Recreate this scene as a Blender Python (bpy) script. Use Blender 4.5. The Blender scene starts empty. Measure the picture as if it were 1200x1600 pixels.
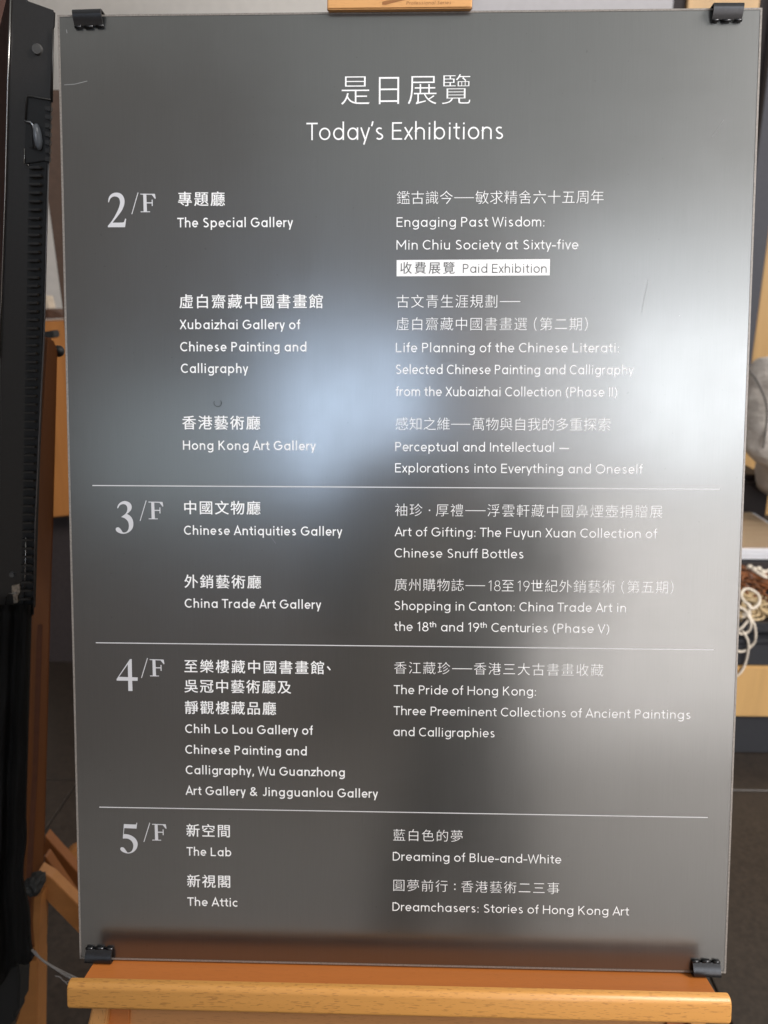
import bpy, bmesh, math, random
from mathutils import Vector, Matrix, Euler
random.seed(7)
R = math.radians
scene = bpy.context.scene
C = scene.collection

# ------------------------------------------------------------------ camera
LEAN = R(12)                                   # the easel leans the board back
B0 = Vector((0, 0, 1.19))                      # centre of the board
UP = Vector((0, math.sin(LEAN), math.cos(LEAN)))
NRM = Vector((0, -math.cos(LEAN), math.sin(LEAN)))
BM = Matrix(((1, UP.x, NRM.x, B0.x), (0, UP.y, NRM.y, B0.y), (0, UP.z, NRM.z, B0.z), (0, 0, 0, 1)))
def bvec(a, b, c): return (BM.to_3x3() @ Vector((a, b, c)))
CAM = BM @ Vector((0.00103786, 0.04321938, 0.6632079))
FW = bvec(-0.02580452, -0.06862256, -0.99730891).normalized()
CU = bvec(-0.00677106, 0.99763023, -0.06846947)
CR = FW.cross(CU).normalized(); CU = CR.cross(FW)
cam = bpy.data.cameras.new('camera'); camo = bpy.data.objects.new('camera', cam); C.objects.link(camo)
camo.matrix_world = Matrix(((CR.x, CU.x, -FW.x, CAM.x), (CR.y, CU.y, -FW.y, CAM.y), (CR.z, CU.z, -FW.z, CAM.z), (0, 0, 0, 1)))
cam.sensor_fit = 'VERTICAL'; cam.sensor_height = 36; cam.sensor_width = 27
cam.lens = 1180 / 1600 * 36; cam.clip_start = 0.02; cam.clip_end = 100
cam.dof.use_dof = True; cam.dof.focus_distance = 0.665; cam.dof.aperture_fstop = 7.0
scene.camera = camo

# ------------------------------------------------------------------ light
wd = bpy.data.worlds.new('World'); scene.world = wd; wd.use_nodes = True
bg = wd.node_tree.nodes['Background']
bg.inputs[0].default_value = (0.985, 1.0, 0.965, 1); bg.inputs[1].default_value = 0.58
def area(name, loc, target, sx, sy, power, col):
    l = bpy.data.lights.new(name, 'AREA'); l.shape = 'RECTANGLE'; l.size = sx; l.size_y = sy; l.energy = power; l.color = col
    o = bpy.data.objects.new(name, l); C.objects.link(o); o.location = loc
    o.rotation_euler = (Vector(target) - Vector(loc)).to_track_quat('-Z', 'Y').to_euler()
    return o
area('fill_light', (2.4, -0.6, 3.2), (0.1, 0.0, 1.1), 1.2, 1.2, 88, (1.0, 0.97, 0.93))  # added light out of view, brightens the lettering on the board
area('fill_light', (5.6, -3.2, 5.0), (3.0, -3.4, 0.0), 2.0, 2.0, 420, (1.0, 0.94, 0.90))  # added light for the pale floor mirrored in the board
scene.view_settings.view_transform = 'Standard'; scene.view_settings.look = 'None'
scene.view_settings.exposure = 0.0; scene.view_settings.gamma = 1.0
scene.cycles.max_bounces = 6; scene.cycles.caustics_reflective = False; scene.cycles.sample_clamp_indirect = 4

# ------------------------------------------------------------------ helpers
def ray(px, py):
    return (FW + CR * ((px - 600) / 1180) - CU * ((py - 800) / 1180))
def at(px, py, Y):                              # the place on the upright plane at depth Y seen at px, py of the photo
    d = ray(px, py); return CAM + d * ((Y - CAM.y) / d.y)
def atz(px, py, Z):
    d = ray(px, py); return CAM + d * ((Z - CAM.z) / d.z)

def empty(name, loc, rot=None):
    o = bpy.data.objects.new(name, None); C.objects.link(o); o.empty_display_size = 0.05
    if rot is not None: o.matrix_world = rot
    else: o.location = loc
    return o
def tag(o, label, cat, group=None):
    o['label'] = label; o['category'] = cat
    if group: o['group'] = group
    return o
def link(name, me, mat, parent=None, smooth=False, kind=None, world=False):
    me.name = name
    if mat: me.materials.append(mat)
    for p in me.polygons: p.use_smooth = smooth
    o = bpy.data.objects.new(name, me); C.objects.link(o)
    if parent is not None:
        o.parent = parent
        if world: o.matrix_parent_inverse = parent.matrix_basis.inverted()
    if kind: o['kind'] = kind
    return o
def bm_mesh(bm):
    bmesh.ops.recalc_face_normals(bm, faces=bm.faces)
    me = bpy.data.meshes.new('m'); bm.to_mesh(me); bm.free(); return me
def box(bm, c, s, M=None):
    r = bmesh.ops.create_cube(bm, size=1)
    for v in r['verts']:
        v.co = Vector((v.co.x * s[0] + c[0], v.co.y * s[1] + c[1], v.co.z * s[2] + c[2]))
        if M: v.co = M @ v.co
    return r['verts']
def boxobj(name, c, s, mat, parent=None, bev=0.002, kind=None, world=False, M=None, seg=2):
    bm = bmesh.new(); box(bm, c, s, M)
    if bev: bmesh.ops.bevel(bm, geom=bm.edges[:], offset=bev, segments=seg, affect='EDGES')
    return link(name, bm_mesh(bm), mat, parent, kind=kind, world=world)
def prism(name, pts, off, mat, parent=None, bev=0.0, kind=None, world=True):
    """closed outline of 3-D points pushed along the vector off, optionally bevelled"""
    bm = bmesh.new()
    a = [bm.verts.new(p) for p in pts]; b = [bm.verts.new(Vector(p) + Vector(off)) for p in pts]
    n = len(pts); bm.faces.new(a); bm.faces.new(b[::-1])
    for i in range(n): bm.faces.new([a[i], b[i], b[(i + 1) % n], a[(i + 1) % n]])
    bmesh.ops.recalc_face_normals(bm, faces=bm.faces)
    if bev: bmesh.ops.bevel(bm, geom=bm.edges[:], offset=bev, segments=2, affect='EDGES')
    return link(name, bm_mesh(bm), mat, parent, kind=kind, world=world)
def catmull(pts, k=6, closed=False):
    P = [Vector(p) for p in pts]; n = len(P); out = []
    rng = range(n) if closed else range(n - 1)
    for i in rng:
        p0 = P[(i - 1) % n] if closed or i > 0 else P[i]
        p1 = P[i]; p2 = P[(i + 1) % n]
        p3 = P[(i + 2) % n] if closed or i + 2 < n else P[(i + 1) % n]
        for j in range(k):
            t = j / k
            out.append(0.5 * ((2 * p1) + (p2 - p0) * t + (2 * p0 - 5 * p1 + 4 * p2 - p3) * t * t + (3 * p1 - p0 - 3 * p2 + p3) * t ** 3))
    if not closed: out.append(P[-1])
    return out
def tube_bm(bm, pts, r, sides=8, flat=1.0):
    pts = [Vector(p) for p in pts]; rings = []; up = Vector((0.03, 0.05, 1))
    for i, p in enumerate(pts):
        t = (pts[min(i + 1, len(pts) - 1)] - pts[max(i - 1, 0)]).normalized()
        a = t.cross(up)
        if a.length < 1e-3: a = t.cross(Vector((1, 0, 0)))
        a.normalize(); b = t.cross(a).normalized()
        rr = r[i] if isinstance(r, (list, tuple)) else r
        rings.append([bm.verts.new(p + a * math.cos(2 * math.pi * k / sides) * rr + b * math.sin(2 * math.pi * k / sides) * rr * flat) for k in range(sides)])
    for i in range(len(rings) - 1):
        for k in range(sides):
            bm.faces.new([rings[i][k], rings[i][(k + 1) % sides], rings[i + 1][(k + 1) % sides], rings[i + 1][k]])
    bm.faces.new(rings[0][::-1]); bm.faces.new(rings[-1])
def tube(name, pts, r, mat, parent=None, sides=8, world=True, flat=1.0):
    bm = bmesh.new(); tube_bm(bm, pts, r, sides, flat)
    return link(name, bm_mesh(bm), mat, parent, smooth=True, world=world)

# ------------------------------------------------------------------ materials
def new_mat(name):
    m = bpy.data.materials.new(name); m.use_nodes = True
    nt = m.node_tree; return m, nt, nt.nodes['Principled BSDF']
def N(nt, t, **kw):
    n = nt.nodes.new(t)
    for k, v in kw.items(): setattr(n, k, v)
    return n
def coords(nt, scale, rot=(0, 0, 0)):
    tc = N(nt, 'ShaderNodeTexCoord'); mp = N(nt, 'ShaderNodeMapping')
    nt.links.new(tc.outputs['Object'], mp.inputs[0]); mp.inputs['Scale'].default_value = scale; mp.inputs['Rotation'].default_value = rot
    return mp.outputs[0]
def noise(nt, vec, scale=1, detail=3, rough=0.5):
    n = N(nt, 'ShaderNodeTexNoise'); n.inputs['Scale'].default_value = scale; n.inputs['Detail'].default_value = detail
    n.inputs['Roughness'].default_value = rough; nt.links.new(vec, n.inputs['Vector']); return n.outputs['Fac']
def ramp(nt, fac, stops):
    r = N(nt, 'ShaderNodeValToRGB'); e = r.color_ramp.elements
    while len(e) < len(stops): e.new(0.5)
    for x, (p, c) in zip(e, stops): x.position = p; x.color = (c[0], c[1], c[2], 1) if isinstance(c, tuple) else (c, c, c, 1)
    nt.links.new(fac, r.inputs[0]); return r.outputs[0]
def mixc(nt, fac, a, b, mode='MIX'):
    m = N(nt, 'ShaderNodeMix', data_type='RGBA', blend_type=mode)
    for s, v in ((0, fac), (6, a), (7, b)):
        if hasattr(v, 'is_linked') or hasattr(v, 'links'): nt.links.new(v, m.inputs[s])
        else: m.inputs[s].default_value = v if s == 0 else (v[0], v[1], v[2], 1)
    return m.outputs[2]
def bump(nt, b, h, strength, dist=0.001):
    n = N(nt, 'ShaderNodeBump'); n.inputs['Strength'].default_value = strength; n.inputs['Distance'].default_value = dist
    nt.links.new(h, n.inputs['Height']); nt.links.new(n.outputs[0], b.inputs['Normal'])
def plain(name, col, rough=0.5, metal=0.0, vary=0.15, sc=60, bs=0.1, spec=0.5, bd=0.0005):
    m, nt, b = new_mat(name)
    f = noise(nt, coords(nt, (1, 1, 1)), sc, 4)
    c = ramp(nt, f, [(0.3, tuple(x * (1 - vary) for x in col)), (0.7, tuple(min(1, x * (1 + vary)) for x in col))])
    nt.links.new(c, b.inputs['Base Color']); b.inputs['Roughness'].default_value = rough; b.inputs['Metallic'].default_value = metal
    b.inputs['Specular IOR Level'].default_value = spec
    if bs: bump(nt, b, f, bs, bd)
    return m
def wood(name, col, dark, axis=0, flecks=0.5, rough=0.4, fine=1.0):
    m, nt, b = new_mat(name)
    s = [42 * fine] * 3; s[axis] = 2.2 * fine
    v = coords(nt, tuple(s)); f = noise(nt, v, 1, 5, 0.6)
    base = ramp(nt, f, [(0.3, tuple(c * 0.86 for c in col)), (0.55, col), (0.8, tuple(min(1, c * 1.1) for c in col))])
    s2 = [900 * fine] * 3; s2[axis] = 150 * fine
    f2 = noise(nt, coords(nt, tuple(s2)), 1, 1, 0.4)
    fl = ramp(nt, f2, [(0.61, 0.0), (0.66, flecks)])
    c = mixc(nt, fl, base, dark)
    s3 = [9 * fine] * 3; s3[axis] = 1.2 * fine
    big = noise(nt, coords(nt, tuple(s3)), 1, 2)
    c = mixc(nt, ramp(nt, big, [(0.40, 0.0), (0.62, 0.35)]), c, tuple(x * 0.72 for x in col))
    nt.links.new(c, b.inputs['Base Color']); b.inputs['Roughness'].default_value = rough
    b.inputs['Coat Weight'].default_value = 0.12; b.inputs['Coat Roughness'].default_value = 0.25
    bump(nt, b, f2, 0.12, 0.0003)
    return m

M_beech = wood('beech', (0.66, 0.315, 0.080), (0.24, 0.09, 0.025), 0, 0.55)
M_beech_up = wood('beech_upright', (0.56, 0.27, 0.085), (0.20, 0.075, 0.02), 1, 0.6)
M_ledge = wood('ledge_wood', (0.47, 0.15, 0.034), (0.25, 0.07, 0.02), 0, 0.15, 0.3)
M_block = wood('block_wood', (0.72, 0.37, 0.135), (0.4, 0.17, 0.05), 0, 0.25, 0.5)
M_post = wood('post_wood', (0.20, 0.068, 0.019), (0.12, 0.04, 0.012), 2, 0.3)
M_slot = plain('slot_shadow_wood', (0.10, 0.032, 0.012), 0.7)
M_counter = wood('counter_wood', (0.46, 0.185, 0.05), (0.4, 0.16, 0.04), 2, 0.2)
M_deskwood = wood('desk_wood', (0.66, 0.40, 0.16), (0.45, 0.24, 0.08), 2, 0.15, 0.4, 0.7)
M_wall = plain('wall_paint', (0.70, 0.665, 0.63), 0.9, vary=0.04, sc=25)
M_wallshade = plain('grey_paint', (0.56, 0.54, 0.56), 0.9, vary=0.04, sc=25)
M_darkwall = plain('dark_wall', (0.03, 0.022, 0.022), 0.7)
M_redwall = plain('dark_red_wood', (0.075, 0.022, 0.012), 0.5, sc=6)
M_column = plain('column_paint', (0.085, 0.085, 0.10), 0.8, vary=0.05)
M_tile = plain('tile', (0.025, 0.018, 0.0135), 0.42, vary=0.35, sc=90, bs=0.25)
M_grout = plain('grout', (0.05, 0.038, 0.030), 0.9)
M_black = plain('black_metal', (0.017, 0.015, 0.0135), 0.42, vary=0.1, sc=300, bs=0.15)
M_blackin = plain('black_recess', (0.004, 0.004, 0.004), 0.6)
M_chrome = plain('bright_metal', (0.26, 0.25, 0.24), 0.25, 1.0)
M_cloth = plain('black_cloth', (0.009, 0.0085, 0.008), 0.75, sc=900, bs=0.4)
M_clip = plain('clip_steel', (0.050, 0.050, 0.053), 0.30, 0.85, vary=0.08, sc=500, bs=0.05)
M_white = plain('white_print', (0.88, 0.88, 0.89), 0.55, vary=0.01, bs=0, spec=0.3)
M_silver = plain('silver_print', (0.60, 0.60, 0.63), 0.5, vary=0.02, bs=0, spec=0.3)
M_greyprint = plain('grey_print', (0.10, 0.10, 0.10), 0.6, vary=0.02, bs=0, spec=0.2)
M_line = plain('line_print', (0.66, 0.66, 0.68), 0.5, vary=0.02, bs=0)
M_burn = plain('burnt_brand', (0.30, 0.12, 0.035), 0.7, bs=0)
M_scratch = plain('scratch', (0.22, 0.22, 0.22), 0.6, bs=0)
M_rim = plain('cut_rim', (0.26, 0.235, 0.215), 0.35, 0.3, vary=0.25, sc=700, bs=0.2)
M_glass_edge = plain('sheet_edge', (0.16, 0.165, 0.16), 0.22, 0.8, bs=0)
M_cord = plain('white_cord', (0.68, 0.60, 0.50), 0.8, sc=900, bs=0.4)
M_cable = plain('grey_cable', (0.24, 0.22, 0.21), 0.5)
M_paper = plain('paper', (0.82, 0.81, 0.84), 0.8, vary=0.03)
M_skin = plain('skin', (0.55, 0.30, 0.20), 0.5, vary=0.08, sc=200)
M_hair = plain('hair', (0.012, 0.010, 0.009), 0.5, sc=800)
M_coat = plain('brown_coat', (0.028, 0.019, 0.016), 0.85, sc=400)
M_trousers = plain('dark_trousers', (0.035, 0.032, 0.034), 0.85, sc=400)
M_tray = plain('dark_tray', (0.026, 0.027, 0.031), 0.4)
M_desk_dark = plain('desk_dark', (0.026, 0.027, 0.032), 0.55, vary=0.06)
M_bag = plain('dark_bag', (0.022, 0.013, 0.012), 0.6)
M_tortoise = plain('tortoise', (0.20, 0.07, 0.025), 0.2, vary=0.7, sc=45, bs=0)
M_olive = plain('olive_bead', (0.46, 0.34, 0.19), 0.3, vary=0.4, sc=80, bs=0)
M_phone = plain('phone_black', (0.01, 0.01, 0.012), 0.2, bs=0)

# jacket: woven cloth with soft folds
M_jacket, nt, b = new_mat('jacket_cloth')
f = noise(nt, coords(nt, (9, 9, 16)), 1, 3, 0.6)
c = ramp(nt, f, [(0.3, (0.44, 0.39, 0.35)), (0.7, (0.62, 0.57, 0.52))]); nt.links.new(c, b.inputs['Base Color'])
b.inputs['Roughness'].default_value = 0.85; bump(nt, b, f, 0.8, 0.02)

# brushed metal of the board: fine upright brush lines over a dark satin metal
M_plate, nt, b = new_mat('brushed_plate')
v = coords(nt, (2600, 26, 1)); f = noise(nt, v, 1, 3, 0.7)
v2 = coords(nt, (420, 6, 1)); f2 = noise(nt, v2, 1, 2, 0.6)
c = ramp(nt, f, [(0.25, (0.214, 0.214, 0.210)), (0.75, (0.258, 0.258, 0.254))])
c = mixc(nt, 0.4, c, ramp(nt, f2, [(0.3, (0.230, 0.230, 0.226)), (0.7, (0.242, 0.242, 0.238))]))
nt.links.new(c, b.inputs['Base Color']); b.inputs['Metallic'].default_value = 1.0
gl1 = N(nt, 'ShaderNodeBsdfGlossy'); gl2 = N(nt, 'ShaderNodeBsdfGlossy'); mx = N(nt, 'ShaderNodeMixShader')
v3 = coords(nt, (9, 5, 5), (0, 0, .5)); f3 = noise(nt, v3, 1, 8, 0.68)
mr = N(nt, 'ShaderNodeMapRange'); nt.links.new(f3, mr.inputs[0]); mr.inputs[1].default_value = 0.3; mr.inputs[2].default_value = 0.7; mr.inputs[3].default_value = 0.175; mr.inputs[4].default_value = 0.245
c = mixc(nt, ramp(nt, noise(nt, coords(nt, (3.5, 8, 1), (0, 0, -.6)), 1, 7, .7), [(.50, 0.0), (.72, .5)]), c, (.205, .203, .198))
c = mixc(nt, ramp(nt, noise(nt, coords(nt, (260, 260, 1)), 1, 2, .5), [(.735, 0.0), (.76, .5)]), c, (.15, .148, .145))
nt.links.new(mr.outputs[0], gl1.inputs['Roughness']); gl2.inputs['Roughness'].default_value = 0.46
bmp = N(nt, 'ShaderNodeBump'); bmp.inputs['Strength'].default_value = 0.04; bmp.inputs['Distance'].default_value = 0.0001; nt.links.new(f, bmp.inputs['Height'])
for g in (gl1, gl2): nt.links.new(c, g.inputs['Color']); nt.links.new(bmp.outputs[0], g.inputs['Normal'])
mx.inputs[0].default_value = 0.36; nt.links.new(gl1.outputs[0], mx.inputs[1]); nt.links.new(gl2.outputs[0], mx.inputs[2])
nt.links.new(mx.outputs[0], nt.nodes['Material Output'].inputs['Surface'])

def emit(name, col, s):
    m, nt, b = new_mat(name); b.inputs['Base Color'].default_value = (0.02, 0.02, 0.02, 1)
    b.inputs['Emission Color'].default_value = (*col, 1); b.inputs['Emission Strength'].default_value = s; return m

# ------------------------------------------------------------------ the setting
# floor: a slab of grout with separate tiles lying on it
fl = boxobj('floor', (0, -1.0, -0.022), (14, 14, 0.02), M_grout, kind='structure', bev=0)
tile_me = None
for i in range(-4, 6):
    for j in range(-5, 4):
        x = 0.25 + 0.8 * i; y = 0.86 + 0.8 * j
        if tile_me is None:
            tbm = bmesh.new(); box(tbm, (0, 0, 0), (0.796, 0.796, 0.012)); bmesh.ops.bevel(tbm, geom=tbm.edges[:], offset=0.0015, segments=1, affect='EDGES')
            o = link('tile', bm_mesh(tbm), M_tile, fl); tile_me = o.data
        else:
            o = bpy.data.objects.new('tile', tile_me); C.objects.link(o); o.parent = fl
        o.location = (x, y, -0.006)

WY = 3.4                                           # the wall behind everything
def strip(name, px0, px1, py, mat, kind='structure', z0=0.0, z1=3.4, Y=WY, d=0.05):
    xa = at(px0, py, Y).x; xb = at(px1, py, Y).x
    return boxobj(name, ((xa + xb) / 2, Y + d / 2, (z0 + z1) / 2), (xb - xa, d, z1 - z0), mat, kind=kind, bev=0.003)
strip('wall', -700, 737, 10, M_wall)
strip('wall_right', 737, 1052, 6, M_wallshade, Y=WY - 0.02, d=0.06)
strip('wall_recess', 1052, 1075, 6, M_darkwall, Y=WY + 0.02)
strip('wall_far_right', 1187, 1215, 6, M_darkwall, Y=WY + 0.01)
strip('column', 1213, 1248, 6, M_column, Y=WY - 0.05, d=0.2)
pr = strip('wall_panelling', 1075, 1187, 6, M_deskwood, Y=WY - 0.01)
pr2 = strip('wall_panelling', 1248, 1700, 6, M_deskwood, Y=WY - 0.01)
# dark panelled wall at the far left
lw = strip('wall_left', -900, 16, 200, M_redwall, Y=1.6, d=0.08, z0=at(8, 430, 1.6).z)

# ------------------------------------------------------------------ window wall behind the photographer
def window(name, x0, x1, z0, z1, Y, col, s, n, label_group=None):
    r = empty(name, ((x0 + x1) / 2, Y, z0)); r['kind'] = 'structure'
    bm = bmesh.new()
    for x in (x0, x1): box(bm, (x, Y, (z0 + z1) / 2), (0.05, 0.08, z1 - z0 + 0.05))
    for z in (z0, z1): box(bm, ((x0 + x1) / 2, Y, z), (x1 - x0 - 0.05, 0.07, 0.05))
    link('window_frame', bm_mesh(bm), M_darkwall, r, world=True)
    m = emit(name + '_daylight', col, s); w = (x1 - x0) / n
    for i in range(n):
        boxobj('pane', (x0 + w * (i + 0.5), Y - 0.01, (z0 + z1) / 2), (w - 0.03, 0.01, z1 - z0 - 0.05), m, r, bev=0, world=True)
    return r
M_rear = plain('rear_wall_paint', (0.34, 0.275, 0.235), 0.9, vary=0.04)
boxobj('back_wall', (-3.2, -5.6, 3.2), (4.0, 0.1, 6.4), M_rear, kind='structure', bev=0)
boxobj('back_wall', (1.9, -5.6, 2.28), (6.195, 0.1, 4.56), M_rear, kind='structure', bev=0)
boxobj('light_blocker_top', (-3.2, 1.45, 2.85), (6.6, 1.4, 0.2), M_darkwall, kind='structure', bev=0)  # unseen slab added to keep light off the left background
boxobj('light_blocker_left', (-3.0, 0.4, 1.6), (0.1, 6.0, 3.2), M_darkwall, kind='structure', bev=0)  # unseen upright added to block light coming in from the left
boxobj('bounce_floor', (1.6, -3.6, -0.008), (9.0, 3.8, 0.02), plain('bounce_floor_pale', (0.43, 0.395, 0.365), 0.4, vary=0.1, sc=8), kind='structure', bev=0)  # unseen pale floor added to lighten the lower reflection in the board
window('window', 1.76, 3.85, 2.28, 3.70, -5.45, (0.90, 0.95, 1.0), 7.2, 2)
window('window', 1.20, 3.85, 3.78, 4.45, -5.45, (0.90, 0.95, 1.0), 3.4, 2)
window('window', 0.90, 1.69, 2.25, 3.7, -5.45, (0.94, 0.95, 1.0), 3.1, 1)
window('window', 1.0, 3.75, 0.15, 2.18, -5.45, (1.0, 0.95, 0.92), 3.5, 3)
window('window', -1.05, 0.16, 2.15, 3.45, -5.45, (0.60, 0.76, 1.0), 7.4, 2)
window('window', -2.6, -1.13, 1.9, 3.0, -5.40, (0.80, 0.93, 1.0), 1.3, 2)

# ------------------------------------------------------------------ lettering
def arc(cx, cy, rx, ry, a0, a1, n=None):
    n = n or max(4, int(abs(a1 - a0) / 15))
    return [(cx + rx * math.cos(R(a0 + (a1 - a0) * i / n)), cy + ry * math.sin(R(a0 + (a1 - a0) * i / n))) for i in range(n + 1)]
XH, ASC, DSC = 0.715, 1.06, -0.27
def glyph(ch, h):
    """pen strokes of a round monoline sans letter, capital height 1, half pen width h -> (strokes, advance ink width)"""
    m = XH / 2; X = XH
    def bowl(x0, w): return arc(x0 + w / 2, m, w / 2 - h, m - h, 0, 360, 28)
    def arch(x0, w, top=X): r = (w / 2 - h); return [(x0 + h, top - h - r * 0.95)] + arc(x0 + w / 2, top - h - r * 0.95, r, r * 0.95, 180, 0) + [(x0 + w - h, 0)]
    V = lambda x, a, b: [(x, a), (x, b)]
    D = {
    'a': ([bowl(0, .60), V(.60 - h, 0, X)], .60), 'b': ([bowl(0, .60), V(h, 0, ASC)], .60),
    'c': ([arc(.30, m, .30 - h, m - h, 48, 312)], .52), 'd': ([bowl(0, .60), V(.60 - h, 0, ASC)], .60),
    'e': ([[(h, m - .01), (.58 - h, m - .01)] + arc(.29, m, .29 - h, m - h, 0, 318)[1:]], .58),
    'f': ([[(.12 + h, 0), (.12 + h, ASC - .22)] + arc(.30, ASC - .22, .18 - h, .22 - h, 180, 80)[1:], [(0, X - h), (.34, X - h)]], .34),
    'g': ([bowl(0, .60), [(.60 - h, X), (.60 - h, -.05)] + arc(.30, -.05, .30 - h, .235 - h, 0, -145)[1:]], .60),
    'h': ([V(h, 0, ASC), arch(0, .53)], .53), 'i': ([V(.075, 0, X), [(.075 , .86), (.075, .86 + 2.2 * h)]], .15),
    'j': ([[(.15, X), (.15, -.1)] + arc(.02, -.1, .13, .15, 0, -80)[1:], [(.15, .86), (.15, .86 + 2.2 * h)]], .22),
    'k': ([V(h, 0, ASC), [(.47 - h, X), (h, .30)], [(.20, .42), (.50 - h, 0)]], .50), 'l': ([V(h, 0, ASC)], .02 + 2 * h),
    'm': ([V(h, 0, X), arch(0, .47), arch(.47 - 2 * h, .47)], .94 - 2 * h), 'n': ([V(h, 0, X), arch(0, .53)], .53),
    'o': ([bowl(0, .62)], .62), 'p': ([bowl(0, .60), V(h, DSC, X)], .60), 'q': ([bowl(0, .60), V(.60 - h, DSC, X)], .60),
    'r': ([V(h, 0, X), [(h, X - .30)] + arc(.28, X - .30, .28 - h, .30 - h, 180, 95)[1:] + [(.33, X - h)]], .34),
    's': ([arc(.235, .535, .195 - h, .18 - h, 40, 215)[:-1] + [(.20, m + .01), (.27, m - .015)] + arc(.225, .19, .215 - h, .19 - h, 55, -145)], .44),
    't': ([[(.12 + h, .93), (.12 + h, .20)] + arc(.12 + h + .15, .20, .15, .20 - h, 180, 280)[1:], [(0, X - h), (.36, X - h)]], .37),
    'u': ([V(.53 - h, 0, X), [(h, X), (h, .25)] + arc(.265, .25, .265 - h, .25 - h, 180, 360)[1:]], .53),
    'v': ([[(h, X), (.26, h * .4), (.52 - h, X)]], .52), 'w': ([[(h, X), (.22, h * .4), (.405, X - .04), (.59, h * .4), (.81 - h, X)]], .81),
    'x': ([[(h, X), (.50 - h, 0)], [(.50 - h, X), (h, 0)]], .50),
    'y': ([[(h, X), (.275, .02)], [(.54 - h, X), (.20, DSC)]], .54), 'z': ([[(.02, X - h), (.43, X - h), (.04, h), (.45, h)]], .46),
    'A': ([[(h * .8, 0), (.37, 1 - h * .3), (.74 - h * .8, 0)], [(.14, .30), (.60, .30)]], .74),
    'B': ([V(h, 0, 1), [(h, 1 - h), (.30, 1 - h)] + arc(.30, .765, .24 - h, .235 - h, 90, -90)[1:] + [(h, .53)], [(.28, .53)] + arc(.32, .265 + h / 2, .27 - h, .265 - h / 2, 90, -90) + [(h, h)]], .59),
    'C': ([arc(.42, .5, .42 - h, .5 - h, 48, 312)], .72), 'D': ([V(h, 0, 1), [(h, 1 - h), (.26, 1 - h)] + arc(.26, .5, .44 - h, .5 - h, 90, -90) + [(h, h)]], .70),
    'E': ([V(h, 0, 1), [(h, 1 - h), (.54, 1 - h)], [(h, .52), (.50, .52)], [(h, h), (.55, h)]], .55),
    'F': ([V(h, 0, 1), [(h, 1 - h), (.54, 1 - h)], [(h, .50), (.50, .50)]], .54),
    'G': ([arc(.43, .5, .43 - h, .5 - h, 48, 360), [(.86 - h, .5), (.46, .5)], ], .86 - h * .2),
    'H': ([V(h, 0, 1), V(.70 - h, 0, 1), [(h, .52), (.70 - h, .52)]], .70), 'I': ([V(h, 0, 1)], 2 * h),
    'J': ([[(.46 - h, 1), (.46 - h, .26)] + arc(.24, .26, .22 - h, .26 - h, 0, -150)[1:]], .46),
    'K': ([V(h, 0, 1), [(.60 - h, 1), (h, .42)], [(.22, .60), (.66 - h, 0)]], .66), 'L': ([V(h, 0, 1), [(h, h), (.52, h)]], .52),
    'M': ([V(h, 0, 1), V(.86 - h, 0, 1), [(h, .97), (.43, .32), (.86 - h, .97)]], .86), 'N': ([V(h, 0, 1), V(.72 - h, 0, 1), [(h, .95), (.72 - h, .05)]], .72),
    'O': ([arc(.44, .5, .44 - h, .5 - h, 0, 360, 32)], .88),
    'P': ([V(h, 0, 1), [(h, 1 - h), (.30, 1 - h)] + arc(.30, .72, .26 - h, .28 - h, 90, -90)[1:] + [(h, .44 + h)]], .56),
    'S': ([arc(.30, .745, .26 - h, .255 - h, 35, 225)[:-1] + [(.24, .54), (.36, .48)] + arc(.285, .26, .285 - h, .26 - h, 50, -145)], .57),
    'T': ([[(0, 1 - h), (.62, 1 - h)], V(.31, 0, 1 - h)], .62), 'U': ([[(h, 1), (h, .32)] + arc(.35, .32, .35 - h, .32 - h, 180, 360)[1:] + [(.70 - h, 1)]], .70),
    'V': ([[(h * .8, 1), (.35, h * .3), (.70 - h * .8, 1)]], .70), 'W': ([[(h * .8, 1), (.28, h * .3), (.52, .93), (.76, h * .3), (1.04 - h * .8, 1)]], 1.04),
    'X': ([[(h, 1), (.66 - h, 0)], [(.66 - h, 1), (h, 0)]], .66),
    '1': ([[(.02, .82), (.26 - h, .985), (.26 - h, 0)]], .27), '8': ([arc(.31, .75, .24 - h, .25 - h * .6, 0, 360, 24), arc(.31, .27, .30 - h, .27 - h * .6, 0, 360, 26)], .62),
    '9': ([arc(.30, .70, .29 - h, .30 - h, 0, 360, 26), [(.585 - h, .66), (.54 - h, .48), (.22, 0)]], .60),
    ':': ([[(.06, 0), (.06, 2.3 * h)], [(.06, .50), (.06, .50 + 2.3 * h)]], .12), ',': ([[(.10, 2.3 * h), (.03, -.16)]], .13), '.': ([[(.06, 0), (.06, 2.3 * h)]], .12),
    '-': ([[(0, .36), (.36, .36)]], .36), '—': ([[(0, .38), (.92, .38)]], .92), '’': ([[(.12, 1.06), (.05, .78)]], .14),
    '(': ([arc(.52, .42, .48, .72, 128, 232)], .26), ')': ([arc(-.26, .42, .48, .72, 52, -52)], .26),
    '&': ([[(.70, 0), (.20, .66)] + arc(.33, .80, .17, .20 - h, 205, -25)[1:] + [(.14, .42)] + arc(.29, .25, .29 - h, .25 - h, 140, 300)[1:] + [(.66, .42)]], .72),
    }
    return D[ch]
def bear(ch):
    if ch in 'oceOCGQ': return .055
    if ch in 'vwyxVWTXA’': return .015
    if ch in 'tfrz-': return .035
    return .085
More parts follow.
